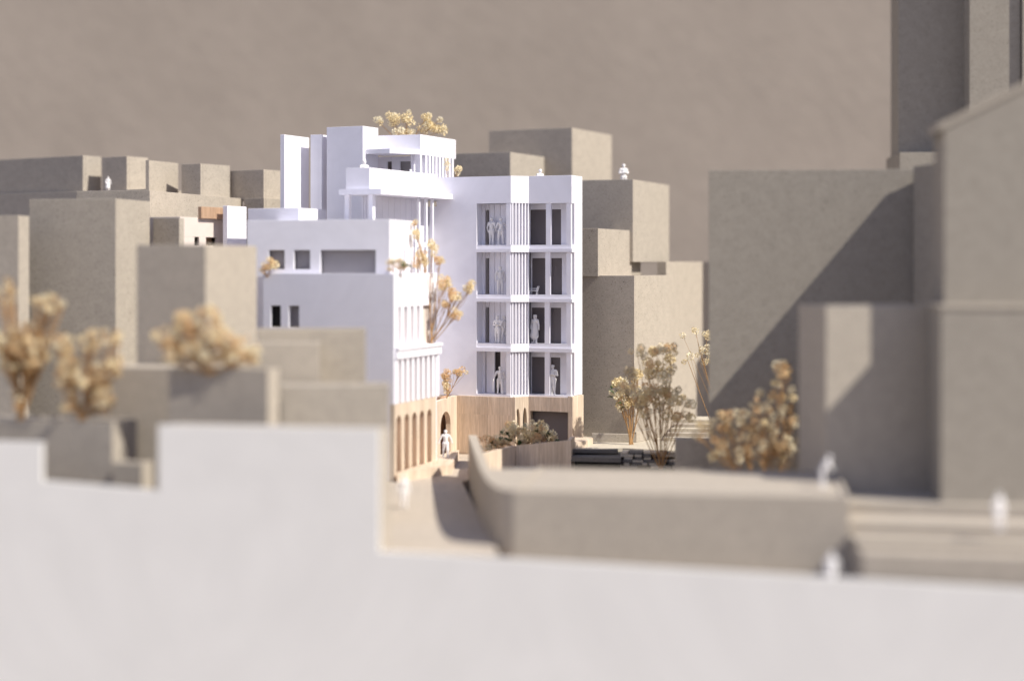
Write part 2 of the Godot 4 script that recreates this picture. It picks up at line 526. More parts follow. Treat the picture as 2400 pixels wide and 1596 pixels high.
	for z in range(1, n.z - 1):
		for y in range(1, n.y - 1):
			for x in range(1, n.x - 1):
				var i := (z * n.y + y) * n.x + x
				var inn := field[i] < 0.0
				var ways := [[sx_, sy_, sz_], [sy_, sz_, sx_], [sz_, sx_, sy_]]
				for w in ways:
					if inn == (field[i + w[0]] < 0.0):
						continue
					var a = at.get(i)
					var b2 = at.get(i - w[1])
					var c = at.get(i - w[1] - w[2])
					var e2 = at.get(i - w[2])
					if a == null or b2 == null or c == null or e2 == null:
						continue
					s.tris(a[0], b2[0], c[0], a[1], b2[1], c[1])
					s.tris(a[0], c[0], e2[0], a[1], c[1], e2[1])
	return s.mesh(S)

var figure_cache := {}
func person(label: String, at: Vector3, tall: float, pose: String, face: float) -> MeshInstance3D:
	if not figure_cache.has(pose):
		figure_cache[pose] = figure_mesh(pose)
	var o := MeshInstance3D.new()
	o.name = numbered("person")
	o.mesh = figure_cache[pose]
	o.material_override = M.figure
	add_child(o)
	o.position = at * S
	o.rotation.y = deg_to_rad(face)
	o.scale = Vector3.ONE * tall
	tag(o, label, "figurine", "white model people")
	return o

# ================================================================ the scene
func _ready() -> void:
	var cam := Camera3D.new()
	cam.name = "camera"
	cam.position = Vector3(0, EYE * S, 0)
	cam.projection = Camera3D.PROJECTION_FRUSTUM
	cam.near = 0.05
	cam.far = 40.0
	cam.size = 1596.0 / F * cam.near
	cam.frustum_offset = Vector2(0, -(798.0 - HY) / F * cam.near)
	var lens := CameraAttributesPhysical.new()
	lens.frustum_focal_length = 60.0
	lens.frustum_focus_distance = 0.99
	lens.exposure_aperture = 3.7
	cam.attributes = lens
	add_child(cam)
	cam.current = true
	var env := Environment.new()
	env.background_mode = Environment.BG_SKY
	var sky := Sky.new()
	var sm := ProceduralSkyMaterial.new()
	sm.sky_top_color = Color(0.515, 0.56, 0.705)
	sm.sky_horizon_color = Color(0.785, 0.785, 0.80)
	sm.sky_curve = 0.2
	sm.ground_bottom_color = Color(0.36, 0.33, 0.30)
	sm.ground_horizon_color = Color(0.55, 0.52, 0.49)
	sm.sun_angle_max = 12.0
	sky.sky_material = sm
	env.sky = sky
	env.background_energy_multiplier = 1.1
	env.tonemap_mode = Environment.TONE_MAPPER_LINEAR
	env.tonemap_exposure = 1.2
	env.sdfgi_enabled = true
	env.ssao_enabled = true
	env.ssil_enabled = true
	var we := WorldEnvironment.new()
	we.name = "daylight"
	we.environment = env
	add_child(we)
	var sun := DirectionalLight3D.new()
	sun.name = "sun"
	sun.light_energy = 1.54
	sun.light_color = Color(1.0, 0.972, 0.92)
	sun.light_angular_distance = 0.5
	sun.shadow_enabled = true
	add_child(sun)
	sun.look_at_from_position(Vector3(0.63, 0.705, 0.325), Vector3.ZERO)

	make_materials()
	make_heads()
	setting()
	front_edge()
	left_blocks()
	right_blocks()
	behind_blocks()
	middle_building()
	main_building()
	street()
	people()
	plants()

func setting() -> void:
	var w := struct("background_wall", cham(Vector3(700, 420, 8), 0.5), M.plaster, Vector3(0, 60, -190))
	w.rotation.y = deg_to_rad(-3.0)
	struct("table", cham(Vector3(420, 4, 300), 0.4), M.table, Vector3(0, -2, -40))
	var f := fr(885, 65, 11)
	var g := [pl(f, -40, 0.31), pl(f, 45, 0.31), pl(f, 45, 72), pl(f, -40, 72)]
	struct("ground", extr(PackedVector2Array(g), 0.004, 10.0, true), M.board1)
	var p := [pl(f, -4, 0.33), pl(f, 4.6, 0.33), pd(1166, 65.6), pd(1082, 86.5), Vector2(1.6, 92), Vector2(1.6, 99), Vector2(-9, 99)]
	struct("plaza", extr(PackedVector2Array(p), 10.0, 11.0, true), M.paper)

func front_edge() -> void:
	var f := fr(885, 65, 11)
	var o := thing("model_base", "broad white stepped board edging the front of the whole model", "base board", Vector3(f.x, 0, -f.d), 11)
	var a0 := ua(f, -500)
	var a1 := ua(f, 97)
	var a2 := ua(f, 370)
	var a3 := ua(f, 888)
	var a4 := ua(f, 2900)
	var h1 := hy(1037, 67.6)
	var h2 := hy(1127, 67.6)
	var h2b := hy(1150, 66.7)
	var h3 := hy(997, 66.5)
	var h4 := hy(1292, 65.0)
	var h5 := hy(1380, 60.5)
	h5 = h4 + (h5 - h4) * a4 / ua(f, 2400)
	part(o, "front_board", extr(PackedVector2Array([Vector2(a0, 0.004), Vector2(a4, 0.004), Vector2(a4, h5), Vector2(a3, h4), Vector2(a3, h3), Vector2(a2, h3), Vector2(a2, h2b), Vector2(a1, h2), Vector2(a1, h1), Vector2(a0, h1)]), -0.18, 0.0), M.foam)

	box(o, "backing_block", M.board0, a2 + 0.02, a3 - 0.004, 9.0, h3 - 0.08, -1.7, -0.19)

func left_blocks() -> void:
	# a low back building, dark front, with two blocks standing on its roof
	var f := fr(346, 106, 34)
	var roof := hy(443, 106)
	board_box("long low grey block with a dark shaded front, carrying two smaller blocks at far left", f, -ua(f, -80), 6.0, 10.0, roof, 0)
	var top := roof - 0.06
	bb("long dark-fronted block at far left edge on the low roof, with a narrow pale side", -70, 193, 236, 110.0, 34, 364, top, 1)
	bb("small square dark-fronted block beside the white figure on the far left roof", 238, 296, 346, 108.6, 34, 366, top, 2)
	# the tall slabs at the left edge
	bb("tallest grey board slab on the left, wide blank front behind the flower trees", 67, 270, 350, 88, 13, 465, 10, 3)
	bb("narrow strip of grey board block cut by the left edge of the picture", -140, 42, 67, 86, 13, 505, 10, 0)
	# the row behind the cream box
	f = fr(350, 95, 16)
	var top4 := hy(446, 95)
	board_box("long pale low block with a sunlit side of joined boards behind the cream house", f, 4.6, vb(f, 568), 10, top4, 2)
	bb("first pale block of the rear left row, plain sunlit side and thin dark edge", 340, 348, 420, 104.0, 20, 375, top4 - 0.06, 0, 3.4)
	bb("second block of the rear left row, dark square front beside a sunlit side", 424, 469, 538, 104.5, 33, 383, top4 - 0.06, 1)
	bb("dark block under the third block of the rear left row beside the white fins", 571, 617, 680, 104.5, 34, 464, 10, 3)
	bb("third block of the rear left row, widest dark front, next to the white fins", 538, 617, 680, 105.6, 33, 397, hy(464, 104.5) - 0.06, 2, 2.6)
	# cream house and what stands by it
	bb("small shaded grey block in front of the cream house on the left", 357, 419, 440, 91.4, 25, 511, 10, 1, 0.45)
	f = fr(421, 92.6, 25)
	var l := vb(f, 554)
	var o := thing("cream_house", "cream white house with a row of small square windows, left of centre", "model building", Vector3(f.x, 10, -f.d), 25)
	var h := hy(508, 92.6) - 10
	var ws := 2.4
	box(o, "wall_panel", M.cream, -ws, 0, 0, h, -0.15, 0)
	box(o, "wall_panel", M.cream, -ws, -ws + 0.15, 0, h, -l, -0.16)
	box(o, "wall_panel", M.cream, -ws + 0.16, -0.16, 0, h, -l, -l + 0.15)
	box(o, "roof_panel", M.cream, -ws + 0.16, -0.16, h - 0.2, h - 0.05, -l + 0.16, -0.16)
	var hw0 := hy(575, 94.5) - 10
	var hw1 := hy(556, 94.5) - 10
	box(o, "wall_panel", M.cream, -0.15, 0, hw1, h, -l, -0.16)
	box(o, "wall_panel", M.cream, -0.15, 0, 0, hw0, -l, -0.16)
	var cuts := [0.16, vb(f, 455), vb(f, 466), vb(f, 482), vb(f, 507), vb(f, 540), vb(f, 551), l]
	for k in range(0, 8, 2):
		box(o, "window_pier", M.cream, -0.15, 0, hw0, hw1, -cuts[k + 1], -cuts[k])
	for k in range(1, 7, 2):
		box(o, "window_pane", M.wood_tan, -0.45, -0.4, hw0, hw1, -cuts[k + 1] - 0.1, -cuts[k] + 0.1)
	f = fr(471, 94.0, 25)
	o = thing("wood_block", "small tan wooden block lying on the roof of the cream house", "model building", Vector3(f.x, hy(508, 92.6) - 0.05, -f.d), 25)
	box(o, "block_face", M.wood_tan, ua(f, 463), 0, 0, hy(484, 94.0) - hy(508, 92.6) + 0.05, -vb(f, 533), 0)
	f = fr(532, 95, 25)
	board_box("bright white narrow block between the cream house and the middle white house", f, 0.3, vb(f, 577), 10, hy(482, 95), 0, "white buildings", "white_block", 0.05, "white")
	bb("squat grey block with a wide sunlit side, left of the middle white house", 319, 481, 601, 77.4, 15, 573, 10, 0)
	# in front of the middle white house
	bb("wide grey block with an unlit end in front of the middle white house", 600, 857, 866, 77.5, -6, 771, 10, 3, 2.0)
	bb("stepped middle grey block before the wide one, behind the planter block", 585, 749, 752, 75.0, -6, 803, 10, 2, 2.2)
	bb("low wide grey block nearest the wooden arcade, below the stepped ones", 657, 912, 917, 72.6, -5, 903, 10, 1, 2.2)
	bb("grey planter block with a pale sunlit end, carrying the round flower bush", 395, 627, 654, 70.6, 15, 866, 10, 0, 0.0, 0.25)
	bb("grey block with a diagonal shadow across it, left of the planter block", 250, 400, 402, 74.5, 10, 862, 10, 2, 3.0)
	bb("low grey terrace block under the two flower trees at lower left", -160, 262, 264, 71.6, 14, 990, 10, 1, 2.3)
	bb("small shadowed grey block in the notch of the white front board", 262, 332, 340, 70.3, 14, 1086, 10, 3, 1.0)

func right_blocks() -> void:
	var f := fr(2180, 84.0, 7)
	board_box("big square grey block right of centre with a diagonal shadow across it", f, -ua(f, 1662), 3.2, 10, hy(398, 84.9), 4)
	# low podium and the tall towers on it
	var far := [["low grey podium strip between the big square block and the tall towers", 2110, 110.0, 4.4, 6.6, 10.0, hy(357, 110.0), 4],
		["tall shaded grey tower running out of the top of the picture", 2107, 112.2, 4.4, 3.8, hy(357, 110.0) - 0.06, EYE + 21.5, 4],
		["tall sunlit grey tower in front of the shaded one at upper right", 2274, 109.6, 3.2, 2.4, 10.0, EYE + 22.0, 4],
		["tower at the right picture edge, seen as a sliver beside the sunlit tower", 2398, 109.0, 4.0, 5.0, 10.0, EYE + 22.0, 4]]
	var g: Dictionary
	var p: Vector2
	for t in far:
		f = fr(t[1], t[2], 5)
		p = pl(f, t[3], 0)
		g = f.duplicate()
		g.x = p.x
		g.d = p.y
		board_box(t[0], g, t[3], t[4], t[5], t[6], t[7])
	# the block whose shadow falls on the big square one
	f = fr(2200, 79.6, -10)
	g = f.duplicate()
	p = pl(f, 8.5, 0)
	g.x = p.x
	g.d = p.y
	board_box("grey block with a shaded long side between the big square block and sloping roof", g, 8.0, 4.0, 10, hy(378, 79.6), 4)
	# sloping roof house
	f = fr(2215, 69.4, 5)
	var o := thing("board_building", "grey board house with a steeply sloping roof at the right edge", "model building", Vector3(f.x, hy(714, 68.0), -f.d), 5, "grey board buildings")
	var y0 := hy(714, 68.0)
	var e := hy(300, 69.4) - y0
	var sl := 0.49
	var outline := PackedVector2Array([Vector2(0, 0.004), Vector2(7, 0.004), Vector2(7, e + 7 * sl), Vector2(0, e)])
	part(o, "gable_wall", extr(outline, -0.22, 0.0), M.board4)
	part(o, "gable_wall", extr(outline, -2.6, -2.4), M.board4)
	box(o, "wall_panel", M.board4, 0.0, 0.2, 0.004, e - 0.02, -2.38, -0.24)
	part(o, "roof_panel", extr(PackedVector2Array([Vector2(-0.28, e - 0.12), Vector2(7.3, e + 7.3 * sl + 0.02), Vector2(7.3, e + 7.3 * sl + 0.3), Vector2(-0.28, e + 0.16)]), -2.66, 0.08), M.board3)
	# its lower storey with a proud top board
	f = fr(2207, 67.6, 5)
	o = thing("board_building", "lower grey storey under the sloping roof house, with a pale top ledge", "model building", Vector3(f.x, 10, -f.d), 5, "grey board buildings")
	var h := hy(724, 67.6) - 10
	box(o, "wall_panel", M.board4, 0, 9, 0, h, -0.2, 0)
	box(o, "wall_panel", M.board4, 0, 0.2, 0, h, -4.6, -0.215)
	box(o, "wall_panel", M.board4, 0.215, 9, 0, h, -4.6, -4.4)
	box(o, "roof_panel", M.board3, -0.05, 9.05, h + 0.004, y0 - 10, -4.65, 0.05)
	# the free-standing block before the shadowed wall
	f = fr(1937, 70.6, -6)
	g = f.duplicate()
	p = pl(f, 4.6, 0)
	g.x = p.x
	g.d = p.y
	board_box("mid-height grey block with a bright upright strip of sun, before the stairs", g, 4.6, 4.2, 10, hy(716, 70.6), 1)
	# long courtyard block in front
	f = fr(1992, 64.6, 8)
	board_box("long low grey block with a sunlit flat top across the right foreground", f, -ua(f, 1202), 8.0, 10, hy(1158, 65.4), 0, "grey board buildings", "board_building", 0.1)
	o = thing("garden_wall", "low curving grey board wall running back from the foreground block to the street", "wall", Vector3.ZERO)
	var curve := Curve2D.new()
	var ks := [Vector2(0.02, 66.45), Vector2(-0.34, 66.75), Vector2(-0.66, 67.6), Vector2(-0.98, 69.4), Vector2(-1.33, 73), Vector2(-1.72, 79), Vector2(-2.25, 88)]
	for k in ks.size():
		var tn: Vector2 = (ks[mini(k + 1, ks.size() - 1)] - ks[maxi(k - 1, 0)]) * 0.5
		var li: float = (ks[k] - ks[maxi(k - 1, 0)]).length()
		var lo: float = (ks[mini(k + 1, ks.size() - 1)] - ks[k]).length()
		tn = tn.normalized()
		curve.add_point(ks[k], -tn * li / 3.0, tn * lo / 3.0)
	curve.bake_interval = 0.35
	var outer := curve.get_baked_points()
	var ring := []
	var inner := []
	for k in outer.size():
		var tn := (outer[mini(k + 1, outer.size() - 1)] - outer[maxi(k - 1, 0)]).normalized()
		ring.append(outer[k])
		inner.append(outer[k] + Vector2(tn.y, -tn.x) * 0.42)
	inner.reverse()
	prism(o, "wall_panel", M.board2, ring + inner, 10.0, hy(1158, 65.4))
	var deck := [Vector2(1.1, 74.35), Vector2(0.03, 66.62)]
	for k in outer.size():
		if outer[k].y < 74.4 and outer[k].y > 66.7:
			deck.append(outer[k].lerp(inner[inner.size() - 1 - k], 0.5))
	prism(o, "deck", M.board0, deck, 12.3, hy(1158, 65.4) - 0.1)
	# stairs at the lower right
	o = thing("stairs", "flight of broad grey board steps at the lower right", "stairs", Vector3.ZERO)
	var hs := [EYE - 10.5, EYE - 10.22, EYE - 9.84, EYE - 9.43]
	var ds := [62.1, 63.2, 65.0, 67.6, 74.0]
	for k in 4:
		prism(o, "step", M["board%d" % ((k + 2) % 4)], [Vector2(wx(1997, 64.2), ds[k]), Vector2(24, ds[k] - 2.1), Vector2(24, ds[k + 1] - 2.1), Vector2(wx(1997, 64.2), ds[k + 1])], 10.0, hs[k])
	# dark shaded box near the street
	bb("small dark shaded block beside the steps behind the brown flower tree", 1583, 1666, 1668, 86.9, 4, 1029, 10, 3, 0.9)

func behind_blocks() -> void:
	bb("highest grey block behind the white building, square and alone on the skyline", 1146, 1341, 1434, 113, 25, 299, 10, 0)
	bb("lower grey block just behind the white building roof, left of the highest one", 1050, 1196, 1281, 109, 25, 356, 10, 1)
	bb("tall grey base block right of the white building, speckled front in shade", 1364, 1487, 1570, 100, 23, 646, 10, 2)
	var t5 := hy(646, 100) - 0.06
	bb("pale square block set on the front of the tall base block", 1360, 1402, 1481, 100.75, 21, 535, t5, 0)
	bb("short dark recessed block under the overhanging upper block", 1440, 1470, 1560, 107.7, 21, 602, 10, 3, 3.0)
	bb("overhanging upper block right of the white building with a figure on its roof", 1362, 1484, 1569, 106.6, 21, 420, hy(614, 106.6), 1, 0.0, 0.7)
	bb("sunlit block at the back right, between the base block and the big square one", 1541, 1562, 1700, 109.4, 21, 613, 10, 2)

# ---------------------------------------------------------------- the middle white house over its wooden arcade
func middle_building() -> void:
	var f := fr(923, 86.5, 20)
	var o := thing("white_house", "middle white house over a row of slender wooden arches, left of the main building", "model building", Vector3.ZERO, 0, "white buildings")
	var l := vb(f, 1021)
	var aL := ua(f, 616)
	var top := hy(641, 86.5)
	var yw := hy(948, 86.5)
	var P := func(a: float, b: float) -> Vector2: return pl(f, a, b)
	# lower front with two windows near its left end
	var ylo := hy(768, 88)
	var yhi := hy(717, 88)
	var c := [aL, ua(f, 634), ua(f, 657), ua(f, 676), ua(f, 700), 0.0]
	wall(o, "wall_panel", M.white, P.call(aL, 0), P.call(0, 0), yhi, top)
	wall(o, "wall_panel", M.white, P.call(aL, 0), P.call(0, 0), 10, ylo)
	for k in [0, 2, 4]:
		wall(o, "window_pier", M.white, P.call(c[k], 0), P.call(c[k + 1], 0), ylo, yhi)
	wall(o, "window_pane", M.black, P.call(c[1] - 0.1, 0.3), P.call(c[2] + 0.1, 0.3), ylo, yhi, 0.05)
	wall(o, "window_pane", M.pane, P.call(c[3] - 0.1, 0.4), P.call(c[4] + 0.1, 0.4), ylo, yhi, 0.05)
	# right side: parapet, two storeys of fins, wooden arcade
	var y2 := hy(720, 86.5)
	var y3 := hy(822, 86.5)
	var y4 := hy(842, 86.5)
	wall(o, "wall_panel", M.white, P.call(0, 0.16), P.call(0, l), y2, top)
	wall(o, "recess_wall", M.cream, P.call(-0.2, 0.2), P.call(-0.2, l), yw, y2, 0.08)
	var upper := [0.16, 0.9, 1.75, 2.55, 3.35, l - 0.45]
	for b: float in upper:
		wall(o, "fin", M.white, P.call(0, b), P.call(0, b + 0.4), y3, y2, 0.19)
	var lip := l + 0.5
	prism(o, "balcony_slab", M.white, [P.call(-0.45, 0.1), P.call(0.22, 0.1), P.call(0.22, lip), P.call(-0.45, lip)], y3, y3 + 0.16)
	prism(o, "balcony_slab", M.white, [P.call(-0.45, 0.1), P.call(0.14, 0.1), P.call(0.14, lip), P.call(-0.45, lip)], y4, y3 - 0.006)
	for k in 9:
		var b := 0.16 + (lip - 0.3) * k / 8.4
		wall(o, "fin", M.white, P.call(0.06, b), P.call(0.06, b + 0.27), yw, y4 - 0.004, 0.24)
	var arches := []
	var len_ := l
	for k in 5:
		var s0 := 0.28 + (len_ - 0.5) * k / 5.0
		arches.append([s0, s0 + (len_ - 0.5) * 0.118, hy(985, 88), 0.34])
	plate(o, "arcade", M.wood_pale, P.call(0.02, 0.0), P.call(0.02, l), arch_outline(len_, 11.004, yw - 0.004, arches), 0.22)
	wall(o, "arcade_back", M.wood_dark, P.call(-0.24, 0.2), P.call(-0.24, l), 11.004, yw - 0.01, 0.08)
	# terrace floor, then the upper storey set back on it
	prism(o, "terrace_floor", M.white, [P.call(aL + 0.1, 0.16), P.call(-0.16, 0.16), P.call(-0.16, l), P.call(aL + 0.1, l)], top - 0.35, top - 0.2)
	wall(o, "wall_panel", M.white, P.call(aL, l), P.call(0, l), 10, top, 0.15)
	var u := fr(913, 87.6, 15)
	var ul := vb(u, 966)
	var uL := ua(u, 578)
	var U := func(a: float, b: float) -> Vector2: return pl(u, a, b)
	var yt := hy(514, 87.6)
	var y584 := hy(586, 88.8)
	var y630 := hy(631, 89.2)
	var fl := top - 0.2
	var w := [uL, ua(u, 629), ua(u, 666), ua(u, 688), ua(u, 726), ua(u, 750), ua(u, 880), 0.0]
	wall(o, "wall_panel", M.white, U.call(uL, 0), U.call(0, 0), y584, yt)
	wall(o, "wall_panel", M.white, U.call(uL, 0), U.call(w[4], 0), fl, y630)
	for k in [0, 2, 4, 6]:
		wall(o, "window_pier", M.white, U.call(w[k], 0), U.call(w[k + 1], 0), y630 if k < 4 else fl, y584)
	for k in [1, 3, 5]:
		wall(o, "window_pane", M.pane, U.call(w[k] - 0.15, 0.35), U.call(w[k + 1] + 0.15, 0.35), fl, y584 + 0.1, 0.06)
	var sb := ul * 0.62
	wall(o, "wall_panel", M.white, U.call(0, 0.16), U.call(0, sb), fl, yt)
	wall(o, "wall_panel", M.white, U.call(0, sb + 0.22), U.call(0, ul), fl, yt)
	wall(o, "wall_panel", M.white, U.call(0, sb), U.call(0, sb + 0.22), y584, yt)
	wall(o, "window_pane", M.pane, U.call(-0.3, sb - 0.1), U.call(-0.3, sb + 0.3), fl, y584 + 0.1, 0.06)
	wall(o, "wall_panel", M.white, U.call(uL, ul), U.call(0, ul), fl, yt)
	wall(o, "wall_panel", M.white, U.call(uL + 0.15, ul), U.call(uL + 0.15, 0.16), fl, yt)
	prism(o, "roof_panel", M.white, [U.call(uL + 0.16, 0.16), U.call(-0.16, 0.16), U.call(-0.16, ul - 0.01), U.call(uL + 0.16, ul - 0.01)], yt - 0.35, yt - 0.2)
	# small white room on the roof behind
	f = fr(700, 92.6, 25)
	board_box("low white roof room with one bright end, behind the middle white house", f, -ua(f, 580), vb(f, 764), 10, hy(487, 92.6), 0, "white buildings", "white_block", 0.05, "white")

# ---------------------------------------------------------------- the main white building
func main_building() -> void:
	var f := fr(1197, 98, 25)
	var P := func(a: float, b: float) -> Vector2: return pl(f, a, b)
	var o := thing("white_apartment_building", "main white apartment building with open loggias, fins and terraces over a wooden base", "model building", Vector3.ZERO, 0, "white buildings")
	var k40 := 98.0 / F
	var H := func(py: float) -> float: return EYE + (HY - py) * k40
	var top: float = H.call(412)
	var under: float = H.call(476)
	var wood: float = H.call(926)
	var aO := ua(f, 1117)
	var bx := 0.79
	var aC := ua(f, 1340, bx)
	var bE := vb(f, 1365, aC)
	# facade to the left of the loggias, its band over them, and the bands round the corner
	var p0: Vector2 = P.call(-5.6, 0)
	var q0: Vector2 = P.call(0, 0)
	var s := 5.6
	plate(o, "facade_panel", M.white, p0, q0, [Vector2(0, wood - 0.121), Vector2(s + aO, wood - 0.121), Vector2(s + aO, under), Vector2(s, under), Vector2(s, top), Vector2(0.8, top), Vector2(0.8, EYE + 3.4), Vector2(0, EYE + 3.4)], 0.16)
	wall(o, "parapet", M.white, P.call(0.006, 0.006), P.call(bx, bx), under, top, 0.14)
	wall(o, "parapet", M.white, P.call(bx, bx), P.call(aC, bx), under - 0.02, top, 0.14)
	wall(o, "parapet", M.white, P.call(aC, bx + 0.005), P.call(aC, bE), under - 0.04, top - 0.01, 0.14)
	wall(o, "end_wall", M.white, P.call(aC, 1.22), P.call(aC, bE), wood, under - 0.045, 0.14)
	wall(o, "rear_wall", M.white, P.call(-5.6, bE), P.call(aC - 0.15, bE), 10.0, top, 0.15)
	prism(o, "roof_panel", M.white, [P.call(-5.6, 0.17), P.call(-0.1, 0.17), P.call(bx - 0.1, bx + 0.17), P.call(aC - 0.16, bx + 0.17), P.call(aC - 0.16, bE - 0.01), P.call(-5.6, bE - 0.01)], EYE + 3.75, EYE + 3.95)
	# four storeys of loggias
	var floors := [wood, H.call(806), H.call(691), H.call(574)]
	var ceil := [H.call(825), H.call(708), H.call(591), under]
	for k in 4:
		var y0: float = floors[k]
		var y1: float = ceil[k]
		var backA := 0.85
		var backC := 1.55
		# slab with its projecting lip
		if k > 0:
			var lo: float = ceil[k - 1]
			var mid: float = y0 - (y0 - lo) * 0.52
			var slab := prism(o, "floor_slab", M.white, [P.call(aO + 0.003, 0.03), P.call(-0.01, 0.03), P.call(bx, bx + 0.03), P.call(aC - 0.04, bx + 0.03), P.call(aC - 0.04, bE - 0.01), P.call(aO + 0.003, bE - 0.01)], mid + 0.003, y0)
			prism(slab, "floor_lip", M.white, [P.call(aO + 0.003, -0.07), P.call(0.03, -0.07), P.call(bx + 0.03, bx - 0.07), P.call(aC + 0.05, bx - 0.07), P.call(aC + 0.05, 1.21), P.call(aO + 0.003, 1.21)], lo, mid)
		else:
			prism(o, "floor_slab", M.white, [P.call(aO + 0.003, -0.03), P.call(0, -0.03), P.call(bx, bx - 0.03), P.call(aC, bx - 0.03), P.call(aC - 0.15, bE - 0.01), P.call(aO + 0.003, bE - 0.01)], y0 - 0.12, y0)
		y0 += 0.004
		y1 -= 0.004
		# corner pillar, fins across the turn, mullion and end post
		wall(o, "pillar", M.white, P.call(ua(f, 1186), 0.02), P.call(-0.015, 0.02), y0, y1, 0.2)
		for j in 6:
			var t := 0.06 + 0.14 * j
			wall(o, "fin", M.white, P.call(t * 0.98, t * 0.98 + 0.02), P.call(t * 0.98 + 0.055, t * 0.98 + 0.075), y0, y1, 0.2)
		wall(o, "fin_backing", M.white, P.call(-0.2, 0.42), P.call(bx - 0.22, bx + 0.38), y0, y1, 0.08)
		var dx: float = [0, 0, 1.5, 3][k]
		wall(o, "mullion", M.white, P.call(ua(f, 1276 + dx, bx), bx + 0.03), P.call(ua(f, 1288 + dx, bx), bx + 0.03), y0, y1, 0.16)
		wall(o, "end_post", M.white, P.call(ua(f, 1327, bx), bx + 0.04), P.call(ua(f, 1338, bx), bx + 0.04), y0, y1, 0.16)
		# left loggia: reveal, back wall of upright boards with a tall opening
		wall(o, "reveal", M.white, P.call(aO + 0.02, 0.17), P.call(aO + 0.02, backA), y0, y1, 0.14)
		var lint: float = y1 - 0.34
		var c := [aO + 0.17, ua(f, 1124, backA), ua(f, [1139, 1146, 1146, 1146][k], backA), ua(f, 1159, backA), ua(f, 1172, backA), 0.35]
		wall(o, "back_board", M.white, P.call(c[0], backA), P.call(c[1] - 0.02, backA), y0, y1, 0.12)
		wall(o, "back_board", M.white, P.call(c[1], backA), P.call(c[2], backA), lint, y1, 0.12)
		for j in range(2, 5):
			if k == 0 and j == 3:
				continue
			wall(o, "back_board", M.white, P.call(c[j] + 0.02, backA), P.call(c[j + 1], backA), y0, y1, 0.12)
		wall(o, "window_pane", M.dark, P.call(aO + 0.1, backA + 0.5), P.call(0.3, backA + 0.5), y0, y1, 0.06)
		wall(o, "window_cheek", M.white, P.call(c[2] + 0.1, backA + 0.13), P.call(c[2] - 0.12, backA + 0.46), y0, lint, 0.1)
		wall(o, "partition", M.white, P.call(0.38, 0.98), P.call(0.38, bE - 0.02), y0, y1, 0.1)
		# right loggia: back wall with two dark panes
		var g := [0.56, ua(f, [1245, 1245, 1246, 1243][k], backC), ua(f, 1281, backC), ua(f, 1290, backC), ua(f, [1313, 1315, 1317, 1315][k], backC), aC - 0.16]
		wall(o, "back_board", M.white, P.call(g[0], backC), P.call(g[1], backC), y0, y1, 0.12)
		wall(o, "back_board", M.white, P.call(g[2], backC), P.call(g[3], backC), y0, lint, 0.12)
		wall(o, "back_board", M.white, P.call(g[4], backC), P.call(g[5], backC), y0, y1, 0.12)
		wall(o, "back_board", M.white, P.call(g[1], backC), P.call(g[4], backC), lint + 0.003, y1, 0.12)
		wall(o, "window_pane", M.dark, P.call(g[1] - 0.1, backC + 0.17), P.call(g[2] + 0.05, backC + 0.17), y0, lint + 0.1, 0.05)
		wall(o, "window_pane", M.dark, P.call(g[3] - 0.05, backC + 0.17), P.call(g[4] + 0.1, backC + 0.17), y0, lint + 0.1, 0.05)
	# wooden base: plain length, turn with two arches, wide door opening, end
	var w1: float = wood - 0.125
	var a1 := ua(f, 1071, -0.1)
	var A: Vector2 = P.call(a1, -0.1)
	var B: Vector2 = P.call(ua(f, 1207, -0.1), -0.1)
	var C: Vector2 = P.call(bx + 0.02, bx - 0.1)
	var D: Vector2 = P.call(aC + 0.1, bx - 0.1)
	var E: Vector2 = P.call(aC + 0.1, vb(f, 1368, aC + 0.1))
	var base := 10.0
	var seam := A.lerp(B, 0.52)
	wall(o, "wood_panel", M.wood, A, seam, base, w1, 0.3)
	wall(o, "wood_panel", M.wood, seam + (B - A).normalized() * 0.012, B, base, w1, 0.3)
	var n1 := B.distance_to(C)
	plate(o, "wood_arch_panel", M.wood_pale, B, C, arch_outline(n1, base, w1 + 0.02, [[n1 * 0.06, n1 * 0.38, hy(990, 98), 0.8], [n1 * 0.58, n1 * 0.88, hy(990, 98), 0.85]]), 0.3)
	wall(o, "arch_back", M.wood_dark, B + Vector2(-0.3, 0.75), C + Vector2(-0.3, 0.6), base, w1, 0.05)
	var n2 := C.distance_to(D)
	plate(o, "wood_door_panel", M.wood, C, D, arch_outline(n2, base, w1 + 0.03, [[n2 * 0.04, n2 * 0.91, hy(965, 97.6), 0.0]]), 0.3)
	wall(o, "door_leaf", M.dark, C + Vector2(0, 0.55), D + Vector2(0, 0.55), base, w1 - 0.3, 0.06)
	wall(o, "wood_panel", M.wood_pale, D + (E - D).normalized() * 0.01, E, base, w1 + 0.1, 0.3)
	var G := pd(1022, 94.4)
	var n3 := G.distance_to(A)
	plate(o, "wood_arch_panel", M.wood_pale, G, A, arch_outline(n3, 11.004, w1 + 0.01, [[n3 * 0.2, n3 * 0.68, hy(1000, 96.2), 0.82]]), 0.28)
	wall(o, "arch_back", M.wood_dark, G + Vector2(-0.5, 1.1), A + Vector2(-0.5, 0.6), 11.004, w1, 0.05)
	prism(o, "wood_top", M.wood_pale, [G + Vector2(0.0, 0.35), A + Vector2(0.0, 0.35), P.call(-2.2, -0.12), P.call(-2.2, 0.0), P.call(-5.5, 0.0)], w1 - 0.2, w1 - 0.03)
	# terrace wing: projecting slab, parapet above, posts and boarded wall beneath
	var aw := -4.8
	var bn := vb(f, 866, aw)
	var asl := -3.75
	var bs := vb(f, 893, asl)
	var al := ua(f, 794, bs)
	var ys0 := EYE + 3.8
	var ys1 := EYE + 4.1
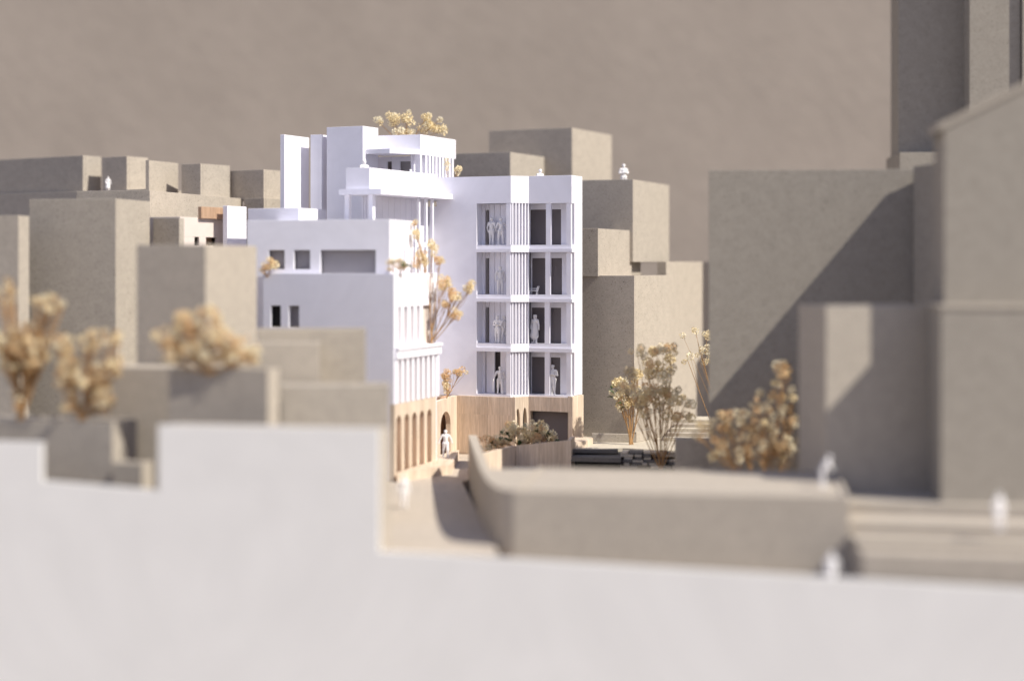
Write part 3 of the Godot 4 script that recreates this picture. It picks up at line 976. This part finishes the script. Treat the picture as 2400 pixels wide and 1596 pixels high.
	prism(o, "terrace_slab", M.white, [P.call(al, bs), P.call(asl, bs), P.call(asl, -0.004), P.call(al, -0.004)], ys0, ys1)
	var yp := EYE + 5.28
	var af := ua(f, 810, bn)
	wall(o, "terrace_parapet", M.white, P.call(af, bn), P.call(aw, bn), ys1 + 0.003, yp)
	wall(o, "terrace_parapet", M.white, P.call(aw, bn + 0.16), P.call(aw, -0.006), ys1 + 0.003, yp)
	wall(o, "terrace_parapet", M.white, P.call(af + 0.15, 2.0), P.call(af + 0.15, bn + 0.16), ys1 + 0.003, yp)
	prism(o, "terrace_floor", M.white, [P.call(-11, 0.0), P.call(-4.95, 0.0), P.call(-4.95, 5.5), P.call(-11, 5.5)], ys1 - 0.1, ys1 + 0.05)
	var bw := bs + 2.2
	var n := 9
	for k in n:
		var b0 := lerpf(bw, -0.1, float(k) / n)
		var b1 := lerpf(bw, -0.1, float(k + 1) / n)
		wall(o, "wall_board", M.white, P.call(-5.3, b0 + 0.02), P.call(-5.3, b1), 11, ys0 - 0.004, 0.12)
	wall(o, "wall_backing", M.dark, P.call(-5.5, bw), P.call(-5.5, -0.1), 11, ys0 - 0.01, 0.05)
	for k in 6:
		var x0 := lerpf(al + 0.1, -5.3, k / 6.0)
		var x1 := lerpf(al + 0.1, -5.3, (k + 1) / 6.0)
		wall(o, "wall_board", M.white, P.call(x0 + 0.02, bw), P.call(x1, bw), 11, ys0 - 0.004, 0.12)
	for px: float in [812.0, 868.0]:
		var a := ua(f, px, bs + 0.25)
		wall(o, "post", M.white, P.call(a - 0.14, bs + 0.25), P.call(a + 0.14, bs + 0.25), 11, ys0 - 0.004, 0.28)
	for px: float in [979.0, 996.0, 1011.0]:
		var b := vb(f, px, -4.1)
		wall(o, "post", M.white, P.call(-4.18, b), P.call(-4.02, b), 11, ys0 - 0.004, 0.16)
	wall(o, "rail", M.white, P.call(-4.0, vb(f, 974, -4.0)), P.call(-4.0, vb(f, 1016, -4.0)), hy(580, 97), hy(569, 97), 0.06)
	# stair tower and the fins behind it
	var bt := -1.6
	var at := ua(f, 850, bt)
	var bt2 := vb(f, 913, at)
	var dt: float = P.call(at, bt).y
	var ytw := hy(295, dt)
	var at0 := ua(f, 765, bt)
	wall(o, "tower_wall", M.white, P.call(at0, bt), P.call(at, bt), 11, ytw, 0.15)
	var bt1 := vb(f, 883, at)
	wall(o, "tower_wall", M.white, P.call(at, bt + 0.16), P.call(at, bt1), 11, ytw, 0.15)
	wall(o, "tower_wall", M.white, P.call(at0, bt1), P.call(at, bt1), 11, ytw, 0.15)
	wall(o, "tower_wall", M.white, P.call(at0 + 0.15, bt1), P.call(at0 + 0.15, bt + 0.16), 11, ytw, 0.15)
	prism(o, "roof_panel", M.white, [P.call(at0 + 0.16, bt + 0.16), P.call(at - 0.16, bt + 0.16), P.call(at - 0.16, bt1 - 0.01), P.call(at0 + 0.16, bt1 - 0.01)], ytw - 0.3, ytw - 0.1)
	# penthouse
	var ph := pd(985, 101.0)
	var p3: Vector2 = P.call(at, bt1 + 0.17)
	var pe := pd(1068, 105.4)
	var ypt := hy(315, 101)
	var ypb := hy(351, 101)
	var ycb := hy(362, 101)
	wall(o, "penthouse_parapet", M.white, p3, ph, ypb, ypt)
	wall(o, "penthouse_parapet", M.white, ph, pe, ycb, ypt)
	prism(o, "canopy", M.white, [P.call(at + 0.03, bt + 0.3), P.call(ua(f, 913, bt + 0.3), bt + 0.3), ph + Vector2(0.06, -0.06), p3 + Vector2(0.3, 0.6)], ycb, ypb - 0.004)
	var d1 := p3 + Vector2(-0.9, 1.3)
	var d2 := ph + Vector2(-0.2, 1.5)
	var fl := ys1 + 0.054
	var cuts := [0.0, 0.42, 0.5, 0.66, 0.88, 1.0]
	for k in [0, 2, 4]:
		wall(o, "penthouse_wall", M.white, d1.lerp(d2, cuts[k]), d1.lerp(d2, cuts[k + 1]), fl, ycb - 0.004, 0.12)
	wall(o, "penthouse_wall", M.white, d1.lerp(d2, cuts[1]), d1.lerp(d2, cuts[2]), ycb - 0.3, ycb - 0.004, 0.12)
	wall(o, "penthouse_wall", M.white, d1.lerp(d2, cuts[3]), d1.lerp(d2, cuts[4]), ycb - 0.3, ycb - 0.004, 0.12)
	wall(o, "window_pane", M.dark, d1.lerp(d2, 0.4) + Vector2(0, 0.3), d1.lerp(d2, 0.52) + Vector2(0, 0.3), fl, ycb - 0.2, 0.05)
	wall(o, "window_pane", M.pane, d1.lerp(d2, 0.64) + Vector2(0, 0.3), d1.lerp(d2, 0.9) + Vector2(0, 0.3), fl, ycb - 0.2, 0.05)
	for k in 11:
		var t := 0.0 if k == 0 else 0.05 + 0.094 * k
		if t > 0.94: break
		wall(o, "fin", M.white, ph.lerp(pe, t), ph.lerp(pe, t + 0.045), fl, ycb - 0.004, 0.35)
	wall(o, "penthouse_wall", M.white, ph + Vector2(-0.5, 0.25), pe + Vector2(-0.5, 0.25), fl, ycb - 0.004, 0.1)
	prism(o, "roof_panel", M.white, [p3 + Vector2(0.1, 0.3), ph + Vector2(-0.1, 0.25), pe + Vector2(-0.3, 0), pe + Vector2(-3.5, 1.0), p3 + Vector2(-0.2, 4)], ypb + 0.1, ypb + 0.25)
	# the thin white slabs left of the tower
	var z := fr(666, 100.5, 25)
	board_box("outermost tall white slab with a stepped shadow on its sunlit side", z, -ua(z, 656), vb(z, 724), 10, hy(315, 100.5), 0, "white buildings", "white_block", 0.05, "white")
	z = fr(753, 101.5, 25)
	board_box("tall white slab squeezed between the stair tower and the outermost slab", z, -ua(z, 727), vb(z, 772), 10, hy(315, 101.5), 0, "white buildings", "white_block", 0.05, "white")

# ---------------------------------------------------------------- planter, plinth and the layered street
func street() -> void:
	var o := thing("planter", "angled pale wooden planter filled with leafy dried flowers before the wide doorway", "planter", Vector3.ZERO)
	var a := pd(1108, 85.8)
	var b := pd(1208, 93.2)
	var c := pd(1338, 92.5)
	var yp := EYE - 9.84
	var n0 := a.distance_to(b)
	var n1 := b.distance_to(c)
	plate(o, "planter_wall", M.wood_pale, a, b, [Vector2(0, 10.0), Vector2(n0, 10.0), Vector2(n0, EYE - 9.9), Vector2(0, EYE - 9.63)], 0.18)
	plate(o, "planter_wall", M.wood_pale, b + Vector2(0.012, 0), c, [Vector2(0, 10.0), Vector2(n1, 10.0), Vector2(n1, EYE - 9.52), Vector2(0, EYE - 9.9)], 0.18)
	wall(o, "planter_wall", M.wood_pale, c + Vector2(0, 0.2), c + Vector2(0.3, 2.2), 10.0, EYE - 9.52, 0.18)
	prism(o, "soil", M.wood_tan, [a + Vector2(-0.1, 0.6), b + Vector2(-0.1, 0.3), c + Vector2(-0.1, 0.3), c + Vector2(0, 2.3), a + Vector2(-0.1, 6.5)], 11.01, yp - 0.3)
	o = thing("wooden_plinth", "low wooden plinth under the arches that one white figure stands on", "plinth", Vector3.ZERO)
	prism(o, "plinth_block", M.wood_pale, [pd(930, 86.2), pd(1058, 89.6), pd(1076, 96.8), pd(1030, 94.2), pd(1024, 92.0)], 11.0, EYE - 10.5)
	o = thing("wooden_kerb", "small pale wooden kerb at the right foot of the wooden base", "kerb", Vector3.ZERO)
	prism(o, "kerb_block", M.wood_pale, [pd(1343, 94.6), pd(1372, 95.2), pd(1390, 97.0), pd(1346, 97.6)], 11.8, hy(1034, 95.2))
	o = thing("grey_kerb", "grey board kerb along the foot of the tall base block", "kerb", Vector3.ZERO)
	wall(o, "kerb_board", M.board1, pd(1387, 98.2), pd(1490, 97.8), 11.81, hy(1017, 98), 0.25)
	wall(o, "kerb_board", M.board2, pd(1492, 97.8), pd(1560, 101.5), 11.81, hy(1012, 98), 0.25)
	# contour sheets with thin gaps between
	o = thing("layered_street", "stack of thin layered street sheets with dark gaps beside the planter", "street layers", Vector3.ZERO)
	prism(o, "street_sheet", M.layer, [pd(1346, 94.2), pd(1460, 94.8), pd(1590, 93.4), pd(1660, 94.4), pd(1700, 101), pd(1360, 103)], 11.6, 11.8)
	prism(o, "street_sheet", M.slate, [pd(1322, 93.7), pd(1446, 93.5), pd(1449, 94.15), pd(1340, 94.15)], 11.66, 11.84)
	prism(o, "street_sheet", M.slate, [pd(1304, 92.7), pd(1456, 92.0), pd(1456, 94.1), pd(1310, 94.1)], 11.32, 11.56)
	prism(o, "street_sheet", M.slate, [pd(1449, 94.3), pd(1583, 93.7), pd(1583, 94.2), pd(1449, 94.75)], 11.44, 11.59)
	prism(o, "street_core", M.black, [pd(1330, 94.7), pd(1590, 94.3), pd(1650, 96.0), pd(1650, 100), pd(1340, 100)], 10.0, 11.59)
	rng.seed = 31
	for row in 6:
		var px := 1452.0 + rng.randf_range(0, 12)
		var y := 11.02 + row * 0.127
		while px < 1578.0:
			var w := rng.randf_range(10, 40)
			var dd := 92.0 + row * 0.2 + rng.randf_range(0, 0.12)
			if rng.randf() < 0.82:
				wall(o, "board_strip", M.layer if rng.randf() < 0.66 else M.slate, pd(px, dd), pd(px + w, dd - 0.05), y, y + 0.105, 1.4, 0.006)
			px += w + rng.randf_range(1, 7)
	# far steps
	o = thing("far_steps", "small flight of pale board steps rising behind the brown flower tree", "stairs", Vector3.ZERO)
	for k in 5:
		prism(o, "step", M.layer if k % 2 == 0 else M.board2, [pd(1556 + k * 8, 98.6 + k * 0.8), pd(1690, 98.2 + k * 0.8), pd(1700, 104), pd(1566 + k * 8, 104)], 11.8 + k * 0.19, 11.985 + k * 0.19)
	# a folding lounge chair in one loggia
	var f := fr(1197, 98, 25)
	var q := pl(f, ua(f, 1251, 1.25), 1.25)
	o = thing("lounge_chair", "tiny white lounge chair in a right-hand loggia, two floors above the base", "chair", Vector3(q.x, EYE + (HY - 691) * 98 / F + 0.004, -q.y), 20)
	for sx: float in [-0.2, 0.2]:
		for sz: float in [-0.12, 0.12]:
			box(o, "leg", M.figure, sx - 0.02, sx + 0.02, 0, 0.2, sz - 0.02, sz + 0.02, 0.004)
	box(o, "seat", M.figure, -0.24, 0.24, 0.2, 0.25, -0.15, 0.15, 0.008)
	var bk := box(o, "backrest", M.figure, -0.04, 0.0, 0.0, 0.27, -0.15, 0.15, 0.008)
	bk.position = Vector3(0.25, 0.36, 0) * S
	bk.rotation.z = -0.3
	for sz: float in [-0.14, 0.14]:
		box(o, "armrest", M.figure, -0.2, 0.22, 0.33, 0.37, sz - 0.015, sz + 0.015, 0.006)

func people() -> void:
	var f := fr(1197, 98, 25)
	var k40 := 98.0 / F
	var at := func(px: float, b: float, py: float) -> Vector3:
		var q := pl(f, ua(f, px, b), b)
		return Vector3(q.x, EYE + (HY - py) * k40 + 0.003, -q.y)
	person("left one of two white people standing in the top left loggia", at.call(1152, 0.55, 574), 1.62, "down", 150)
	person("right one of two white people in the top left loggia, partly sunlit", at.call(1174, 0.42, 574), 1.6, "hip", 200)
	person("white person alone in the left loggia one floor below the top", at.call(1172, 0.42, 691), 1.66, "down", 20)
	person("white person with arms folded in the third left loggia down, front of the two", at.call(1166, 0.4, 806), 1.62, "fold", -30)
	person("white person half hidden by the corner pillar in the third left loggia down", at.call(1181, 0.6, 806), 1.6, "hip", 60)
	person("white person leaning on a stick in the lowest left loggia", at.call(1172, 0.4, 926), 1.62, "stick", 10)
	person("white person in a long coat before a dark window on the right side", at.call(1254, 1.2, 806), 1.68, "coat", -40)
	person("white person with folded arms in the lowest right loggia beside the mullion", at.call(1296, 1.08, 926), 1.76, "fold", -35)
	var h1 := hy(420, 106.6) - 0.7
	person("white person alone on the grey roof right of the white building", Vector3(wx(1462, 107.6), h1 + 0.01, -107.6), 1.72, "fold", 15)
	var q := pl(f, ua(f, 1266, 1.6), 1.6)
	person("white person whose head shows above the right parapet of the main roof", Vector3(q.x, EYE + 3.953, -q.y), 1.6, "down", 40)
	q = pl(f, ua(f, 853, -5.6), -5.6)
	person("white person at the front corner of the white terrace, seen to the waist", Vector3(q.x, EYE + 4.104, -q.y), 1.78, "fold", 30)
	q = pl(f, ua(f, 962, -0.6), -0.6)
	person("white person with only the head showing behind the long terrace parapet", Vector3(q.x, EYE + 4.104, -q.y), 1.5, "down", 0)
	person("white person with arms held away, before the big wooden arch", Vector3(wx(1044, 92.8), EYE - 10.497, -92.8), 1.52, "wide", 10)
	person("blurred white person standing on the pale plaza near the white front board", Vector3(wx(946, 77.0), 11.003, -77.0), 1.5, "down", 20)
	person("blurred white person standing on the broad steps at lower right", Vector3(wx(2343, 63.0), EYE - 9.837, -63.0), 1.42, "down", 30)
	person("blurred white person bending at the corner of the long foreground block", Vector3(wx(1928, 68.0), hy(1158, 65.4) - 0.097, -68.0), 1.35, "bent", 70)
	person("blurred white person in front of the long foreground block, by the steps", Vector3(wx(1950, 63.0), 10.003, -63.0), 1.4, "coat", 0)
	var r := hy(443, 106) - 0.057
	person("white person on the far left roof beside the small square block", Vector3(wx(252, 108.2), r, -108.2), 0.95, "coat", 20)

func plants() -> void:
	# around the right of the street
	plant("flower_tree", "tall brown and cream dried flower tree standing in the street at centre right", Vector3(wx(1550, 91.9), 11.0, -91.9), 91.9,
		[[1496, 828, 18, 18, 6], [1540, 812, 24, 14, 9], [1572, 816, 14, 16, 7], [1520, 862, 30, 26, 12], [1478, 872, 20, 12, 7], [1470, 910, 22, 18, 9], [1498, 922, 34, 34, 18], [1545, 900, 34, 40, 16], [1568, 866, 20, 28, 9], [1516, 952, 40, 24, 14], [1590, 926, 22, 16, 6], [1605, 940, 20, 14, 7], [1598, 982, 24, 14, 8], [1562, 960, 22, 30, 8], [1535, 930, 26, 26, 9]],
		12.5, [1, 0, 0, 1, 0, 4, 2], 1, 0, 0.028, 1.2)
	plant("flower_tree", "small yellow dried flower tree with dark leaves, left of the brown tree", Vector3(wx(1480, 96.6), 11.8, -96.6), 96.6,
		[[1446, 915, 16, 20, 8], [1466, 898, 20, 16, 8], [1462, 950, 16, 10, 5], [1488, 880, 18, 14, 6], [1500, 930, 14, 20, 5], [1480, 935, 14, 14, 4]], 12.5, [0, 0, 1], 2, 14, 0.04)
	plant("flower_branch", "sparse pale flower branch reaching out from behind the big square block", Vector3(wx(1715, 97.5), 10.0, -97.5), 97.5,
		[[1640, 800, 44, 34, 9], [1612, 836, 20, 14, 2], [1672, 815, 30, 50, 8]], 10.0, [0, 1], 3, 0, 0.03)
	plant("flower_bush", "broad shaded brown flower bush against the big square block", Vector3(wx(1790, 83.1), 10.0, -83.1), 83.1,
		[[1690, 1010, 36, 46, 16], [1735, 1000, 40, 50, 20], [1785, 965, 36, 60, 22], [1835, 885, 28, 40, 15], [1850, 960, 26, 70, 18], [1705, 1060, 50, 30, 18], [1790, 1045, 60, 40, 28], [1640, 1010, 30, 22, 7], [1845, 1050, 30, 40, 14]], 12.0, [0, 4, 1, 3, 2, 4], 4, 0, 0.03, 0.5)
	plant("leafy_flowers", "cream dried flowers with dark green leaves growing out of the wooden planter", Vector3(wx(1210, 94.2), EYE - 10.14, -94.2), 94.2,
		[[1140, 1040, 26, 16, 14], [1180, 1026, 22, 22, 13], [1205, 1008, 26, 22, 18], [1240, 1012, 28, 26, 20], [1268, 1010, 24, 24, 16], [1292, 1028, 14, 14, 7], [1220, 1035, 50, 14, 16]], 10.5, [1, 0, 2, 1, 1], 5, 40, 0.03, 0.6)
	# beside the main building
	plant("flower_tree", "orange-cream flower tree leaning out right of the middle white house", Vector3(wx(1008, 91.0), hy(822, 86.5) + 0.16, -91.0), 91.0,
		[[978, 535, 12, 26, 7], [984, 606, 18, 24, 12], [1012, 585, 10, 26, 6], [1032, 606, 12, 12, 5], [1040, 668, 18, 20, 13], [1070, 690, 24, 16, 12], [1102, 672, 16, 14, 8], [1068, 732, 16, 12, 8], [1045, 715, 14, 12, 5]], 10.5, [2, 0, 2, 0], 6, 0, 0.032)
	plant("flower_sprig", "small orange flower sprig on the wooden ledge beside the main building", Vector3(wx(1046, 97.2), EYE + (HY - 926) * 98 / F - 0.155, -97.2), 97.2,
		[[1044, 880, 11, 16, 13], [1050, 905, 10, 16, 9], [1078, 873, 18, 8, 9]], 8.0, [2, 0, 2], 7, 0, 0.025, 0.25)
	plant("flower_sprig", "cream flower sprigs sprouting from the white penthouse roof", Vector3(wx(955, 104.6), hy(351, 101) + 0.25, -104.6), 104.6,
		[[886, 278, 8, 14, 4], [920, 280, 16, 14, 9], [952, 278, 12, 18, 8], [945, 308, 30, 8, 9], [998, 272, 10, 10, 5], [1005, 296, 20, 14, 11], [1030, 300, 12, 12, 6], [1031, 277, 3, 3, 1]], 11.0, [0, 1, 0], 8, 0, 0.022, 0.3)
	plant("flower_sprig", "tiny cream sprig at the foot of the penthouse fins on the main roof", Vector3(wx(1056, 100.9), EYE + 4.155, -100.9), 100.9,
		[[1046, 388, 6, 14, 6], [1072, 398, 10, 8, 6]], 7.0, [0, 1], 9, 0, 0.022, 0.3)
	plant("flower_sprig", "blurred cream sprig with a green leaf on the middle house terrace corner", Vector3(wx(935, 87.2), hy(641, 86.5) - 0.2, -87.2), 87.2,
		[[918, 622, 12, 12, 6], [935, 620, 10, 14, 5], [948, 622, 8, 10, 5]], 9.0, [1, 0, 2], 10, 9, 0.03, 0.3)
	var f := fr(913, 87.6, 15)
	var q := pl(f, ua(f, 628, -0.5), -0.5)
	plant("flower_sprig", "blurred orange sprig on the left end of the middle house terrace", Vector3(q.x, hy(641, 86.5) - 0.2, -q.y), q.y,
		[[618, 628, 12, 10, 6], [636, 618, 12, 14, 8]], 10.0, [2, 0], 11, 0, 0.03, 0.2)
	# left foreground
	var yt := hy(990, 71.6) - 0.06
	plant("flower_tree", "blurred tall flower tree at the left picture edge on a thick stem", Vector3(wx(48, 72.8), yt, -72.8), 72.8,
		[[8, 690, 26, 34, 14], [20, 800, 44, 30, 44], [70, 812, 44, 34, 44], [112, 716, 34, 24, 22], [152, 710, 6, 6, 1], [85, 850, 32, 26, 24], [30, 850, 30, 30, 24], [22, 662, 10, 10, 3], [55, 770, 34, 20, 18], [45, 925, 14, 44, 16]], 10.0, [0, 1, 0, 2, 1, 3], 12, 0, 0.07, 1.2)
	plant("flower_tree", "blurred golden flower tree right beside the tall one on the low terrace", Vector3(wx(190, 72.6), yt, -72.6), 72.6,
		[[150, 815, 22, 34, 24], [210, 800, 26, 26, 22], [236, 775, 10, 10, 3], [262, 795, 14, 26, 11], [160, 880, 32, 44, 34], [215, 885, 40, 44, 44], [240, 935, 30, 36, 32], [170, 945, 20, 26, 14], [262, 860, 22, 30, 14]], 10.0, [0, 2, 0, 1, 3], 13, 0, 0.05, 1.2)
	plant("flower_bush", "round blurred golden flower bush on the planter block", Vector3(wx(490, 71.2), hy(866, 70.6) - 0.25, -71.2), 71.2,
		[[400, 790, 30, 36, 30], [440, 758, 40, 34, 34], [490, 768, 44, 46, 42], [540, 795, 40, 34, 36], [588, 828, 28, 26, 24], [470, 825, 64, 30, 50], [400, 832, 24, 24, 20], [550, 838, 44, 20, 28], [480, 725, 22, 14, 7], [370, 790, 8, 20, 4]], 9.8, [0, 1, 0, 2, 1, 2], 14, 0, 0.035, 0.6)
